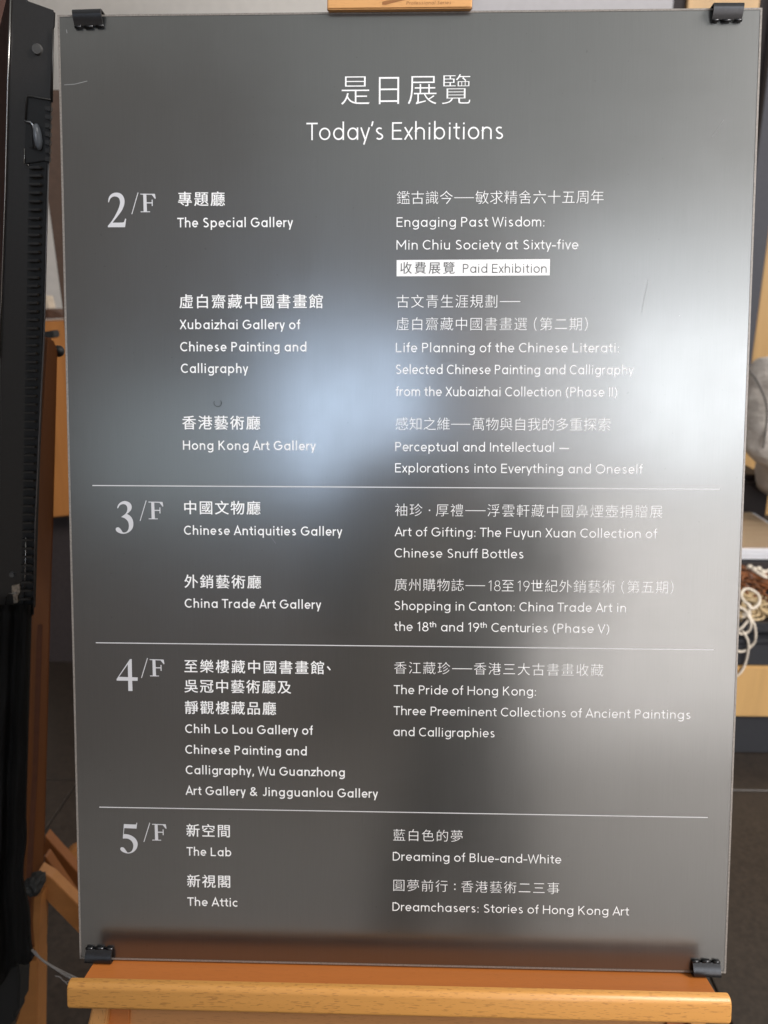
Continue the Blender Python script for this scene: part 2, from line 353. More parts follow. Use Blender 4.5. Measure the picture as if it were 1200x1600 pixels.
def stroke_faces(P, w, z, out_v, out_f):
    """ribbon of width w along the polyline P"""
    P = [Vector(p) for p in P]; closed = (P[0] - P[-1]).length < 1e-5
    if closed: P = P[:-1]
    n = len(P); L = []; Rr = []
    for i in range(n):
        a = P[i - 1] if (i > 0 or closed) else None; b = P[(i + 1) % n] if (i < n - 1 or closed) else None
        d1 = (P[i] - a).normalized() if a is not None else None; d2 = (b - P[i]).normalized() if b is not None else None
        if d1 is None: t = d2; s = 1
        elif d2 is None: t = d1; s = 1
        else:
            t = (d1 + d2)
            t = t.normalized() if t.length > 1e-4 else d1
            s = 1 / max(0.42, t.dot(d1))
        nrm = Vector((-t.y, t.x)) * (w / 2 * s)
        L.append(P[i] + nrm); Rr.append(P[i] - nrm)
    k = len(out_v)
    for l, r in zip(L, Rr): out_v.append((l.x, l.y, z)); out_v.append((r.x, r.y, z))
    for i in range(n if closed else n - 1):
        j = (i + 1) % n
        out_f.append((k + 2 * i, k + 2 * i + 1, k + 2 * j + 1, k + 2 * j))
def latin(text, size, pen, width=None):
    """letters as one flat mesh: (verts, faces) with the ink starting at x = 0; tracking is opened until the ink is width wide"""
    h = pen / 2; items = []; x = 0; gaps = 0; prev = None
    for ch in text:
        if ch == ' ': x += .30; prev = None; gaps += 1; continue
        sup = ch in '\u1d57\u02b0'; c = {'\u1d57': 't', '\u02b0': 'h'}.get(ch, ch)
        st, w = glyph(c, h * (0.8 if sup else 1)); k = .60 if sup else 1
        if items: x += ((bear(items[-1][0]) + bear(c)) * (k) if prev else (bear(c) + bear(items[-1][0]))); gaps += 1
        items.append((c, st, x, gaps, k, .46 if sup else 0, sup)); x += w * k; prev = ch
    tr = 0; xs = 1.0
    if width:
        r_ = width / size / x; xs = min(max(r_, 0.9), 1.24); tr = (width / size - x * xs) / max(1, gaps)
    V, F = [], []
    for n, (c, st, x0, g, k, dy, sup) in enumerate(items):
        for s, pl in enumerate(st):
            stroke_faces([(((px * k + x0) * xs + g * tr) * size, (py * k + dy) * size) for px, py in pl], pen * size * (.8 if sup else 1), s * 0.00001, V, F)
    return V, F

# Chinese characters: outlines of the built-in typeface, thinned or thickened
_cj = {}
_txt = bpy.data.curves.new('t', 'FONT'); _to = bpy.data.objects.new('t', _txt); C.objects.link(_to); _txt.resolution_u = 4
def _bbox(s):
    _txt.body = s; bpy.context.view_layer.update()
    me = bpy.data.meshes.new_from_object(_to.evaluated_get(bpy.context.evaluated_depsgraph_get())); return me
def cjk_char(ch, off):
    key = (ch, off)
    if key not in _cj:
        _txt.offset = off; me = _bbox(ch)
        _cj[key] = ([tuple(v.co) for v in me.vertices], [tuple(p.vertices) for p in me.polygons]); bpy.data.meshes.remove(me)
    return _cj[key]
_txt.offset = 0
_m1 = _bbox('國國'); _m2 = _bbox('國')
EMW = max(v.co.x for v in _m1.vertices) - max(v.co.x for v in _m2.vertices)
_y0 = min(v.co.y for v in _m2.vertices); _y1 = max(v.co.y for v in _m2.vertices)
_x0 = min(v.co.x for v in _m2.vertices); _x1 = max(v.co.x for v in _m2.vertices)
INKH = (_y1 - _y0) / 0.93                          # height of a full character such as this one
CELL = {'—': None, ' ': .22, '(': .50, ')': .34, '·': .80, '：': .79, '、': .9}
def cjk(text, ink, off, width, pen=0.045):
    """a line of characters with ink-high signs: pitch solved so the ink is width wide"""
    cells = []; i = 0
    while i < len(text):
        ch = text[i]
        if ch == '—': cells.append(('—', 1.5)); i += 2; continue
        if ch.isdigit(): cells.append((ch, .52)); i += 1; continue
        cells.append((ch, CELL.get(ch, 1.0))); i += 1
    tot = sum(w for _, w in cells); last = cells[-1][0]
    tail = {')': .34, '—': 1.5, '、': .9}.get(last, 1.0)
    if last in ')、—': pitch = width / (tot - (.06 if last != '、' else .5))
    else: pitch = (width - ink) / (tot - 1)
    sc = ink / INKH; V, F = [], []; x = 0
    yc = (_y0 + _y1) / 2 * sc
    for ch, w in cells:
        cw = w * pitch; cx = x + (ink / 2 if w == 1.0 else cw / 2 - (pitch - ink) * .25)
        if ch == '—': stroke_faces([(x + .02 * pitch, ink / 2), (x + cw - pitch * .10, ink / 2)], ink * pen, 0, V, F)
        elif ch == ' ': pass
        elif ch in '()': stroke_faces(arc(cx + (.55 if ch == '(' else -.55) * ink * .55, ink / 2, ink * .38, ink * .60, 125 if ch == '(' else 55, 235 if ch == '(' else -55), ink * pen, 0, V, F)
        elif ch in '·：':
            for yy in ((.5,) if ch == '·' else (.28, .68)): stroke_faces([(cx, ink * (yy - .05)), (cx, ink * (yy + .05))], ink * .10, 0, V, F)
        elif ch == '、': stroke_faces([(x + .05 * ink, ink * .62), (x + .26 * ink, ink * .36)], ink * .10, 0, V, F)
        elif ch.isdigit():
            st, gw = glyph(ch, pen * .55); s_ = ink * .80
            for q, pl in enumerate(st): stroke_faces([((p[0] - gw / 2) * s_ + cx, p[1] * s_ + ink * .10) for p in pl], pen * 1.1 * s_, q * .00001, V, F)
        else:
            v, f = cjk_char(ch, min(off, 0))
            e_ = ink * off
            for n_, (dx, dy) in enumerate(((-e_, e_ * .5), (e_, -e_ * .5)) if off > 0 else ((0, 0),)):
                k = len(V)
                for a in v: V.append((a[0] * sc - EMW / 2 * sc + cx + dx, a[1] * sc - yc + ink / 2 + dy, n_ * .00001))
                for p in f: F.append(tuple(q + k for q in p))
        x += cw
    return V, F

board = empty('sign_board', None, BM)
tag(board, 'large dark brushed metal sign board lettered in white, standing on the wooden easel', 'sign board')
# the plate itself, a narrow cut rim round it, and the printed sheet
W2, H2, T = 0.297, 0.4205, 0.006
bm = bmesh.new(); box(bm, (0, 0, -T / 2), (2 * W2 - .0044, 2 * H2 - .0044, T)); link('plate', bm_mesh(bm), M_plate, board)
def rim_piece(a, b, inn):
    V = [(a[0], a[1], -T), (b[0], b[1], -T), (b[0], b[1], -.0012), (a[0], a[1], -.0012),
         (b[0] + inn[0] * .0022 - (.0022 if b[0] > a[0] else 0) * 0, b[1] + inn[1] * .0022, .0002), (a[0] + inn[0] * .0022, a[1] + inn[1] * .0022, .0002)]
    return V
rv, rf = [], []
co = [(-W2, H2), (W2, H2), (W2, -H2), (-W2, -H2)]
ci = [(-W2 + .0022, H2 - .0022), (W2 - .0022, H2 - .0022), (W2 - .0022, -H2 + .0022), (-W2 + .0022, -H2 + .0022)]
for k, pts, z in ((0, co, -T), (1, co, -.0010), (2, [(x * (1 - .0006 / abs(x)), y * (1 - .0006 / abs(y))) for x, y in co], .0003), (3, ci, .0003), (4, ci, -T)):
    for x, y in pts: rv.append((x, y, z))
for k in range(4):
    for i in range(4):
        j = (i + 1) % 4; rf.append((4 * k + i, 4 * k + j, 4 * k + 4 + j, 4 * k + 4 + i))
me = bpy.data.meshes.new('m'); me.from_pydata(rv, [], rf); me.update(); link('rim', me, M_rim, board)

def put(name, V, F, mat, u, v, z=0.00020, label=None, parent=board):
    """lettering on the face of the board; u, v in millimetres from its centre"""
    me = bpy.data.meshes.new('m'); me.from_pydata([(a[0] + u / 1000, a[1] + v / 1000, a[2] + z) for a in V], [], F); me.update()
    bm = bmesh.new(); bm.from_mesh(me)
    for f_ in bm.faces:
        if f_.normal.z < 0: f_.normal_flip()
    bm.to_mesh(me); bm.free()
    o = link(name, me, mat, parent)
    if label: o['label'] = label
    return o
MM = 0.001
def LAT(t, u, v, w, cap=8.0, pen=.12, mat=None, z=.0002):
    V, F = latin(t, cap * MM, pen, w * MM); return put('text_line', V, F, mat or M_white, u, v, z)
def CJ(t, u, v, w, ink=11.6, off=0.0, mat=None, z=.0002, pen=.05):
    V, F = cjk(t, ink * MM, off, w * MM, pen); return put('text_line', V, F, mat or M_white, u, v, z)

LT = -0.012; BD = 0.010                               # light and bold stroke adjustments
CJ('是日展覽', -55, 343, 110.9, 25.6, LT)
LAT('Today’s Exhibitions', -84, 315.3, 167.3, 14.4, .088)
C1, C2 = -195.2, -6.6
for t, v, w in (('專題廳', 260.4, 40.7), ('虛白齋藏中國書畫館', 173.6, 125.6), ('香港藝術廳', 68.8, 68.9), ('中國文物廳', -6.0, 68.6),
                ('外銷藝術廳', -72.0, 68.8), ('至樂樓藏中國書畫館、', -148.9, 134.2), ('吳冠中藝術廳及', -167.0, 96.5), ('靜觀樓藏品廳', -186.7, 82.8),
                ('新空間', -301.3, 40.6), ('新視閣', -349.2, 40.4)):
    u = C1 if v > 100 or v < -100 else -194.0
    CJ(t, u, v, w, 12.3, BD, pen=.075)
for t, u, v, w in (('The Special Gallery', -196, 242.9, 100.4), ('Xubaizhai Gallery of', C1, 156.2, 105.5), ('Chinese Painting and', -195, 137.1, 110.7),
                ('Calligraphy', -194.6, 118.4, 59.3), ('Hong Kong Art Gallery', -193.7, 51.4, 117.5), ('Chinese Antiquities Gallery', -193.8, -23.8, 141.0),
                ('China Trade Art Gallery', -194, -89.3, 122.5), ('Chih Lo Lou Gallery of', -195.1, -204.0, 115.9), ('Chinese Painting and', -195.2, -223.2, 110.5),
                ('Calligraphy, Wu Guanzhong', -195.1, -242.2, 144.8), ('Art Gallery & Jingguanlou Gallery', -195.4, -261.5, 175.2),
                ('The Lab', C1, -318.8, 41.1), ('The Attic', C1, -366.5, 46.8)):
    LAT(t, u, v, w, 8.1, .135)
for t, v, w in (('鑑古識今——敏求精舍六十五周年', 261.2, 176.3), ('古文青生涯規劃——', 174.0, 107.3), ('虛白齋藏中國書畫選 (第二期)', 154.8, 165.2),
                ('感知之維——萬物與自我的多重探索', 68.9, 186.8), ('袖珍·厚禮——浮雲軒藏中國鼻煙壺捐贈展', -6.4, 233.7),
                ('廣州購物誌——18至19世紀外銷藝術 (第五期)', -72.8, 245.2), ('香江藏珍——香港三大古書畫收藏', -147.6, 185.8),
                ('藍白色的夢', -301.8, 63.5), ('圓夢前行：香港藝術二三事', -349.0, 151.4)):
    CJ(t, C2, v, w, 11.5, LT)
for t, v, w in (('Engaging Past Wisdom:', 242.8, 126.2), ('Min Chiu Society at Sixty-five', 223.7, 155.4), ('Life Planning of the Chinese Literati:', 136.6, 192.0),
                ('Selected Chinese Painting and Calligraphy', 117.9, 205.0), ('from the Xubaizhai Collection (Phase II)', 98.9, 191.4),
                ('Perceptual and Intellectual —', 51.0, 151.2), ('Explorations into Everything and Oneself', 32.5, 215.1),
                ('Art of Gifting: The Fuyun Xuan Collection of', -23.7, 229.2), ('Chinese Snuff Bottles', -42.5, 113.4),
                ('Shopping in Canton: China Trade Art in', -89.5, 204.0), ('the 18\u1d57\u02b0 and 19\u1d57\u02b0 Centuries (Phase V)', -108.3, 189.8),
                ('The Pride of Hong Kong:', -165.5, 126.7), ('Three Preeminent Collections of Ancient Paintings', -184.7, 263.4),
                ('and Calligraphies', -204.0, 90.5), ('Dreaming of Blue-and-White', -319.8, 152.3), ('Dreamchasers: Stories of Hong Kong Art', -367.3, 214.3)):
    LAT(t, C2, v, w, 8.0, .104)
# the white box with grey lettering
me = bpy.data.meshes.new('m'); me.from_pydata([(-.0063, .2012, .00018), (.1249, .2018, .00018), (.1249, .2155, .00018), (-.0063, .2149, .00018)], [], [(0, 1, 2, 3)])
o = link('label_box', me, M_white, board); o['label'] = 'white box under grey lettering'
for fn, t, u, v, w in ((CJ, '收費展覽', -3.4, 202.9, 47.2), ):
    CJ(t, u, v, w, 10.3, 0, M_greyprint, .00030)
LAT('Paid Exhibition', 50.6, 204.0, 71.6, 7.5, .095, M_greyprint, .00030)
for v in (19.4, -122.1, -274.5):
    V, F = [], []; stroke_faces([(-.275, 0), (.2752, 0)], .00082, 0, V, F); put('divider_line', V, F, M_line, 0, v)

def poly(pts, ox, oy, k, z=0.0):
    return [((x - ox) * k, (oy - y) * k, z) for x, y in pts]
def smooth(pts):
    n = len(pts); out = []
    P = [Vector(p) for p in pts]
    def corner(i):
        a = (P[i] - P[i - 1]).normalized(); b = (P[(i + 1) % n] - P[i]).normalized(); return a.dot(b) < .62
    cs = [corner(i) for i in range(n)]
    for i in range(n):
        p1, p2 = P[i], P[(i + 1) % n]; p0 = p1 if cs[i] else P[i - 1]; p3 = p2 if cs[(i + 1) % n] else P[(i + 2) % n]
        for t in (0, .33, .66):
            q = 0.5 * ((2 * p1) + (p2 - p0) * t + (2 * p0 - 5 * p1 + 4 * p2 - p3) * t * t + (3 * p1 - p0 - 3 * p2 + p3) * t ** 3); out.append((q.x, q.y))
    return out
G2 = [(112, 395), (110, 370), (125, 310), (160, 265), (205, 240), (255, 232), (310, 240), (355, 270), (385, 315), (397, 370), (388, 440), (352, 525), (290, 610), (178, 742),
      (355, 740), (385, 718), (403, 672), (420, 680), (397, 820), (100, 820), (97, 797), (160, 722), (225, 625), (285, 510), (313, 430), (316, 375), (300, 328), (262, 302), (210, 297), (165, 318), (140, 350), (122, 397)]
G3 = [(172, 288), (168, 265), (190, 215), (225, 178), (270, 155), (320, 146), (370, 158), (415, 185), (440, 225), (445, 270), (430, 315), (395, 355), (350, 392), (395, 415), (435, 455), (462, 510), (470, 570),
      (465, 630), (440, 685), (400, 725), (350, 755), (290, 770), (230, 765), (175, 745), (140, 715), (130, 680), (145, 655), (180, 648), (210, 665), (240, 705), (268, 742), (300, 745), (340, 730), (370, 690),
      (383, 640), (383, 590), (370, 540), (340, 500), (300, 470), (240, 450), (290, 415), (335, 375), (355, 330), (362, 285), (350, 240), (320, 212), (280, 205), (235, 218), (205, 245), (185, 280)]
G5 = [(248, 182), (465, 188), (482, 168), (494, 150), (503, 153), (488, 268), (255, 262), (240, 380), (290, 380), (360, 395), (425, 430), (475, 480), (503, 545), (500, 610), (475, 670), (430, 720), (370, 750),
      (310, 758), (250, 745), (195, 715), (170, 680), (175, 650), (205, 637), (240, 650), (270, 690), (305, 740), (345, 738), (390, 705), (415, 650), (420, 590), (400, 530), (355, 485), (300, 465), (222, 467)]
G4 = [[(415, 163), (447, 163), (447, 507), (372, 507), (372, 226)], [(372, 226), (372, 262), (200, 503), (155, 545)], [(155, 545), (200, 503), (372, 507), (372, 575), (155, 575)],
      [(372, 507), (447, 507), (452, 770), (372, 770)], [(447, 507), (555, 510), (550, 575), (448, 575)]]
GF = [[(800, 182), (858, 182), (865, 487), (803, 487)], [(748, 167), (1010, 170), (1010, 189), (748, 182)], [(960, 188), (1017, 172), (1031, 250), (1020, 264)], [(748, 485), (922, 485), (922, 500), (748, 500)],
      [(858, 322), (966, 322), (966, 342), (858, 342)], [(956, 275), (974, 275), (974, 390), (956, 390)]]
SL = [(574, 535), (590, 535), (713, 146), (697, 146)]
def poly_put(name, polys, ox, oy, k, u, v, label):
    V, F = [], []
    for n, p in enumerate(polys):
        a = len(V); V += poly(p, ox, oy, k, n * .00001); F.append(tuple(range(a, len(V))))
    me = bpy.data.meshes.new('m'); me.from_pydata(V, [], F); me.update(); bm = bmesh.new(); bm.from_mesh(me)
    bmesh.ops.triangulate(bm, faces=bm.faces[:], ngon_method='EAR_CLIP'); bm.to_mesh(me); bm.free()
    put(name, [tuple(q.co) for q in me.vertices], [tuple(p.vertices) for p in me.polygons], M_silver, u, v, .0002, label)
for g, ox, oy, hh, u, v, fu, fv, nm in (([smooth(G2)], 97, 820, 588, -256.5, 243.2, -227.7, 255.8, '2'), ([smooth(G3)], 130, 770, 624, -254.9, -23.4, -225.1, -10.2, '3'),
                                        (G4, 155, 770, 607, -256.7, -165.9, -226.3, -152.2, '4'), ([smooth(G5)], 170, 758, 605, -256.4, -317.8, -226.7, -305.0, '5')):
    poly_put('floor_number', g, ox, oy, .0292 / hh, u, v, 'silver serif numeral ' + nm)
    poly_put('floor_letter', [SL] + GF, 748, 500, .0156 / 333, fu, fv, 'silver slash and serif letter F')
# scratches and a chip in the finish
for pts, w in (([(-.292, .3625), (-.283, .363), (-.272, .3655)], .0006), ([(.2085, .197), (.2055, .181), (.204, .172)], .00022), ([(.268, .330), (.262, .321), (.2585, .316)], .0005),
               ([(.236, .168), (.2362, .1675)], .0008), ([(-.12, -.02), (-.112, -.031)], .0002), ([(-.289, .408), (-.2885, .405)], .0007)):
    V, F = [], []; stroke_faces(pts, w, 0, V, F); put('scratch', V, F, M_scratch, 0, 0, .00012)
V, F = [], []; stroke_faces(arc(-.1625, .0925, .0033, .0033, 150, 400), .0006, 0, V, F); put('scratch', V, F, M_blackin, 0, 0, .00012)
_txt.body = ''; bpy.data.objects.remove(_to)

# ------------------------------------------------------------------ the easel that carries the board
easel = empty('display_easel', None, BM)
tag(easel, 'beech wood easel with a wide ledge carrying the metal sign board', 'easel')
# top clamp block, front face 19 mm proud of the board
zb = .006
bm = bmesh.new(); box(bm, (-.0052, .4190 + .035, zb / 2 + .00015), (.1210, .070, zb - .0003)); bmesh.ops.bevel(bm, geom=bm.edges[:], offset=.0010, segments=3, affect='EDGES')
blk = link('clamp_block', bm_mesh(bm), M_block, easel)
V, F = latin('Professional Series', .0027, .12, .0372)
V = [(x + y * .2, y, z) for x, y, z in V]
put('lettering', V, F, M_burn, 0.4, 421.9, zb + .0002, 'brown branded lettering', parent=blk)
V, F = [], []
st = [(-.0195, .4262, .0012), (-.0165, .4266, .0017), (-.0125, .4274, .0014), (-.006, .4285, .0009), (.002, .4305, .0012), (.010, .4335, .0009)]
for i in range(len(st) - 1):
    (x0, y0, a), (x1, y1, b_) = st[i], st[i + 1]; k = len(V)
    V += [(x0, y0 - a, 0), (x1, y1 - b_, 0), (x1, y1 + b_, 0), (x0, y0 + a, 0)]; F.append((k, k + 1, k + 2, k + 3))
put('brand_mark', V, F, M_burn, 0, -3.0, zb + .0002, 'brown brush stroke mark', parent=blk)
boxobj('mast', (-.0052, -.02, -.045), (.062, 1.20, .022), M_beech_up, easel, .003)
for s in (-1, 1): boxobj('upright', (s * .21, -.16, -.035), (.045, .98, .022), M_beech_up, easel, .003)
for y in (-.60, .28): boxobj('crossbar', (0, y, -.05 - .011 - .0005), (.56, .05, .020), M_beech, easel, .003)
# the ledge: a board that widens towards the viewer, then the rounded lip
ztop = -.4215
bm = bmesh.new()
vs = [(-.268, -.045), (.268, -.045), (.268, .000), (.3005, .0255), (-.3005, .0255), (-.268, .000)]
vs = [(-.282, -.045), (.277, -.045), (.277, -.002), (.2775, .0331), (-.2825, .0331), (-.282, -.002)]
a = [bm.verts.new((x, ztop, z)) for x, z in vs]; b2 = [bm.verts.new((x, ztop - .012, z)) for x, z in vs]
bm.faces.new(a); bm.faces.new(b2[::-1])
for i in range(6): bm.faces.new([a[i], b2[i], b2[(i + 1) % 6], a[(i + 1) % 6]])
link('ledge', bm_mesh(bm), M_ledge, easel)
zc_, yt, yb, fz, bz = 0, ztop + .0072, ztop - .0165, .0418, .0332
pf = [(yt, bz)] + [(yt - .0055 + .0055 * math.cos(R(a_)), fz - .0055 + .0055 * math.sin(R(a_))) for a_ in range(0, 91, 9)] + [(yb + .004 - .004 * math.sin(R(a_)), fz - .004 + .004 * math.cos(R(a_))) for a_ in range(0, 91, 15)] + [(yb, bz)]
V, F, SM = [], [], []
xs_ = [(-.2905, .0016), (-.2899, .0006), (-.2885, 0), (.2825, 0), (.2839, .0006), (.2845, .0016)]
for x_, q in xs_:
    for y_, z_ in pf: V.append((x_, y_ + (q if y_ < ztop - .005 else -q), z_ - (q if z_ > .036 else 0)))
n = len(pf)
for k in range(len(xs_) - 1):
    for i in range(n): F.append((k * n + i, k * n + (i + 1) % n, (k + 1) * n + (i + 1) % n, (k + 1) * n + i))
F.append(tuple(range(n))); F.append(tuple(range((len(xs_) - 1) * n, len(xs_) * n))[::-1])
me = bpy.data.meshes.new('m'); me.from_pydata(V, [], F); me.update()
bm = bmesh.new(); bm.from_mesh(me); lip_me = bm_mesh(bm)
lip = link('lip', lip_me, M_beech, easel, smooth=True)
for p in lip_me.polygons:
    if len(p.vertices) > 4 or abs(p.normal.y) > .98 or p.normal.z < -.5: p.use_smooth = False
lip_me.set_sharp_from_angle(angle=R(35))
boxobj('lower_rail', (0.0, ztop - .012 - .0405, -.004), (.530, .080, .018), wood('rail_wood', (0.50, 0.235, 0.085), (0.2, 0.08, 0.03), 0, 0.3), easel, .002)
for x in (-.0345, .0495):
    bm = bmesh.new(); bmesh.ops.create_cone(bm, cap_ends=True, segments=20, radius1=.0065, radius2=.0058, depth=.004, matrix=Matrix.Translation((x, ztop - .0265, .0065)))
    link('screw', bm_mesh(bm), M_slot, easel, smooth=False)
for s in (-1, 1):
    pts = [(-.003 + s * (q[0] - .010), q[1], .018) for q in ((.281, -.435), (.268, -.435), (.274, -.475), (.288, -.56), (.303, -.56), (.291, -.475))]
    prism('bracket', pts, (0, 0, -.03), M_beech_up, easel, .0015, world=False)
    prism('bracket_web', [(-.003 + s * q, r_, .009) for q, r_ in ((.261, -.436), (.244, -.436), (.246, -.50), (.270, -.50))], (0, 0, -.012), M_ledge, easel, 0, world=False)
for s in (-1, 1):
    g = BM @ Vector((s * .21, -.64, -.035)); f_ = Vector((s * .30, -.02, .02))
    tube('leg', [g, f_], .022, M_post, easel, 4)
    boxobj('foot', (s * .30, .12, .02), (.045, .62, .04), M_post, easel, .004, world=True)
g = BM @ Vector((-.005, .1, -.06)); tube('rear_leg', [g, (0, .62, .02)], .020, M_post, easel, 4)

# ------------------------------------------------------------------ binder clips
def make_clip():
    r = empty('binder_clip', (0, 0, 0))
    # local frame: x along the board edge, y away from the board's middle, z out of the board
    w = .0245
    prof = [(.0030, .0056), (.0037, .0036), (.0036, -.0080), (.0026, -.0092), (-.0115, -.0075), (-.0118, -.0068), (.0020, -.0082), (.0027, -.0070), (.0027, .0035), (.0016, .0050), (-.0030, .0042), (-.0102, .0012), (-.0108, .0022), (-.0080, .0038), (-.0050, .0051), (-.0018, .0061), (.0012, .0066)]
    bm = bmesh.new()
    L = [bm.verts.new((-w / 2, y, z)) for y, z in prof]; Q = [bm.verts.new((w / 2, y, z)) for y, z in prof]
    n = len(prof); bm.faces.new(L[::-1]); bm.faces.new(Q)
    for i in range(n): bm.faces.new([L[i], L[(i + 1) % n], Q[(i + 1) % n], Q[i]])
    cb_ = link('clip_body', bm_mesh(bm), M_clip, r, smooth=True); cb_.data.set_sharp_from_angle(angle=R(40))
    for x0, x1, q in ((-.0122, -.0066, .0112), (-.0036, .0034, .0114), (.0064, .0126, .0110)):
        bm = bmesh.new(); tube_bm(bm, [(x0, -q, .0016), (x1, -q, .0017)], .0014, 12)
        link('rolled_edge', bm_mesh(bm), M_clip, r, smooth=True)
    return r
def copy_tree(o, parent=None):
    c = o.copy(); C.objects.link(c); c.parent = parent
    for ch in list(o.children): copy_tree(ch, c)
    return c
clip = make_clip()
cl = [(-.2690, .4188, 0, 'top', 'blue black binder clip on the top edge of the board beside the tall black case'),
      (.2668, .4186, 0, 'top', 'shiny grey binder clip on the top edge of the board beside the wood panelling'),
      (-.2772, -.4178, 180, 'bottom', 'black binder clip on the bottom edge of the board nearest the grey cable'),
      (.2775, -.4178, 180, 'bottom', 'grey binder clip on the bottom edge of the board above the dark floor')]
for i, (u, v, a_, side, lab) in enumerate(cl):
    o = clip if i == 0 else copy_tree(clip)
    o.matrix_basis = BM @ Matrix.Translation((u, v, 0)) @ Matrix.Rotation(R(a_ + (1.2 if i == 0 else -.6)), 4, 'Z') @ Matrix.Diagonal((1, .84, 1, 1))
    tag(o, lab, 'binder clip', 'binder clips gripping the board edge')

# ------------------------------------------------------------------ tall black case at the left
Yc = 0.13
case = empty('black_case', at(40, 1560, Yc)); tag(case, 'tall black metal case with a latch, ribbed channel and black cloth cover beside the board', 'case')
P = lambda pts, Y: [at(x, y, Y) for x, y in pts]
back = Vector((-.03, .10, 0))
prism('case_side', P([(16, -120), (-10, -170), (42, 0), (87, 16), (86, 44), (84, 48), (76, 300), (69, 520), (60, 760), (51, 965), (-5, 975), (2, 500), (10, 200)][2:] + [(16, -30)], Yc), (-.085, .14, 0), M_black, case, .0015)
tube('edge_trim', P([(17, -10), (12, 130), (8, 300), (3, 440), (-1, 560)], Yc - .002), .0009, M_chrome, case, 6)
tube('edge_trim', P([(83, 46), (81, 160)], Yc - .002), .0010, M_black, case, 6)
tube('edge_trim', P([(76, 250), (72, 400), (69, 520), (63, 640), (55, 820), (52, 960)], Yc - .002), .0008, plain('dull_metal', (.16, .15, .15), .4, .8), case, 6)
# channel with ribs
prism('channel', P([(46, 250), (73, 252), (66, 520), (53, 950), (33, 950), (40, 560)], Yc - .0006), (0, .004, 0), M_blackin, case, 0)
rib_me = None
for i in range(52):
    y = 262 + i * 13.2; t = (y - 250) / 700
    xl = 46.5 + (34.5 - 46.5) * t; xr = 66 + (47 - 66) * t
    c0 = (at(xl, y, Yc - .004) + at(xr, y, Yc - .004)) / 2; w = (at(xr, y, Yc) - at(xl, y, Yc)).length
    if rib_me is None:
        o = boxobj('rib', (0, 0, 0), (w, .006, .0022), M_black, case, .0005); rib_me = o.data
    else:
        o = bpy.data.objects.new('rib', rib_me); C.objects.link(o); o.parent = case
    o.location = c0 - case.location
def disc(name, c, r, d, mat, parent, seg=24):
    bm = bmesh.new(); bmesh.ops.create_cone(bm, cap_ends=True, segments=seg, radius1=r, radius2=r * .8, depth=d, matrix=Matrix.Translation(c) @ Matrix.Rotation(R(90), 4, 'X'))
    return link(name, bm_mesh(bm), mat, parent, world=True)
disc('rivet', at(58, 77, Yc - .001), .0052, .003, plain('rivet_grey', (.06, .058, .056), .35), case)
disc('rivet', at(19, 898, Yc - .001), .0034, .003, plain('rivet_dark', (.07, .07, .07), .4), case)
# latch plate in its recess
prism('latch_plate', P([(42, 149), (79, 155), (77, 250), (38, 256), (38, 232), (40, 190)], Yc - .003), (0, .003, 0), M_blackin, case, .0006)
tube('latch_rim', P([(79, 156), (46, 150), (42, 152), (40, 187)], Yc - .004), .0008, M_black, case, 6)
tube('latch_rim', P([(39, 190), (48, 191), (52, 196), (54, 232)], Yc - .007), .0010, plain('latch_shine', (.30, .31, .33), .2, .9), case, 6)
tube('latch_rim', P([(38, 232), (38, 256), (46, 258)], Yc - .004), .0006, M_chrome, case, 6)
bm = bmesh.new(); bmesh.ops.create_uvsphere(bm, u_segments=16, v_segments=10, radius=1, matrix=Matrix.Translation(at(59, 214, Yc - .006)) @ Matrix.Diagonal((.0036, .006, .0115, 1)))
link('latch_knob', bm_mesh(bm), plain('latch_plastic', (.12, .13, .145), .25), case, True, world=True)
prism('latch_lever', P([(41, 195), (51, 194), (53, 232), (44, 230)], Yc - .006), (0, .006, 0), M_blackin, case, .001)
for y in (165, 178, 192, 205, 218, 231, 244):
    prism('latch_tooth', P([(70, y), (80 - (y - 165) * .03, y + 1.5), (79 - (y - 165) * .03, y + 9), (70, y + 7)], Yc - .005), (0, .004, 0), M_black, case, .0004)
# clasp low down
tube('clasp_wire', P([(26, 926), (20, 928), (14, 926.5), (10, 933), (8.6, 946), (22, 945)], Yc - .004), .0006, M_chrome, case, 6)
prism('clasp', P([(18, 915), (31, 913), (31, 925), (27, 932), (28, 941), (21, 944), (20, 930), (18, 928)], Yc - .003), (0, .004, 0), plain('worn_brass', (.30, .25, .20), .5, .6, .5, 300), case, .0005)
tube('channel_edge', P([(40.5, 840), (39, 900), (37.5, 943)], Yc - .005), .0006, M_chrome, case, 6)
# black cloth hanging over the lower half, ragged at the bottom
cols, rows = 15, 40
bm = bmesh.new(); gv = []
for j in range(rows + 1):
    row = []; t = j / rows
    for i in range(cols + 1):
        s = i / cols
        y = 945 + (1490 + 62 * (1 - s) * .9 - 945 + 8 * math.sin(s * 9)) * t
        xr = 50 - 12 * min(1, t / .8) + (max(0, t - .78) / .22) * 17
        if t > .6: xr += 2.2 * math.sin(t * 31)
        x = -14 + (xr + 14) * s
        yy = Yc - .010 - .006 * math.sin(s * 8.5 + t * 1.5) - .004 * math.sin(s * 17 + t * 5) - .003 * math.sin(t * 23 + s * 3)
        if s == 1: yy += .02
        row.append(bm.verts.new(at(x, y, yy)))
    gv.append(row)
for j in range(rows):
    for i in range(cols): bm.faces.new([gv[j][i], gv[j][i + 1], gv[j + 1][i + 1], gv[j + 1][i]])
bmesh.ops.solidify(bm, geom=bm.faces[:], thickness=.0015)
link('cloth_cover', bm_mesh(bm), M_cloth, case, True, world=True)
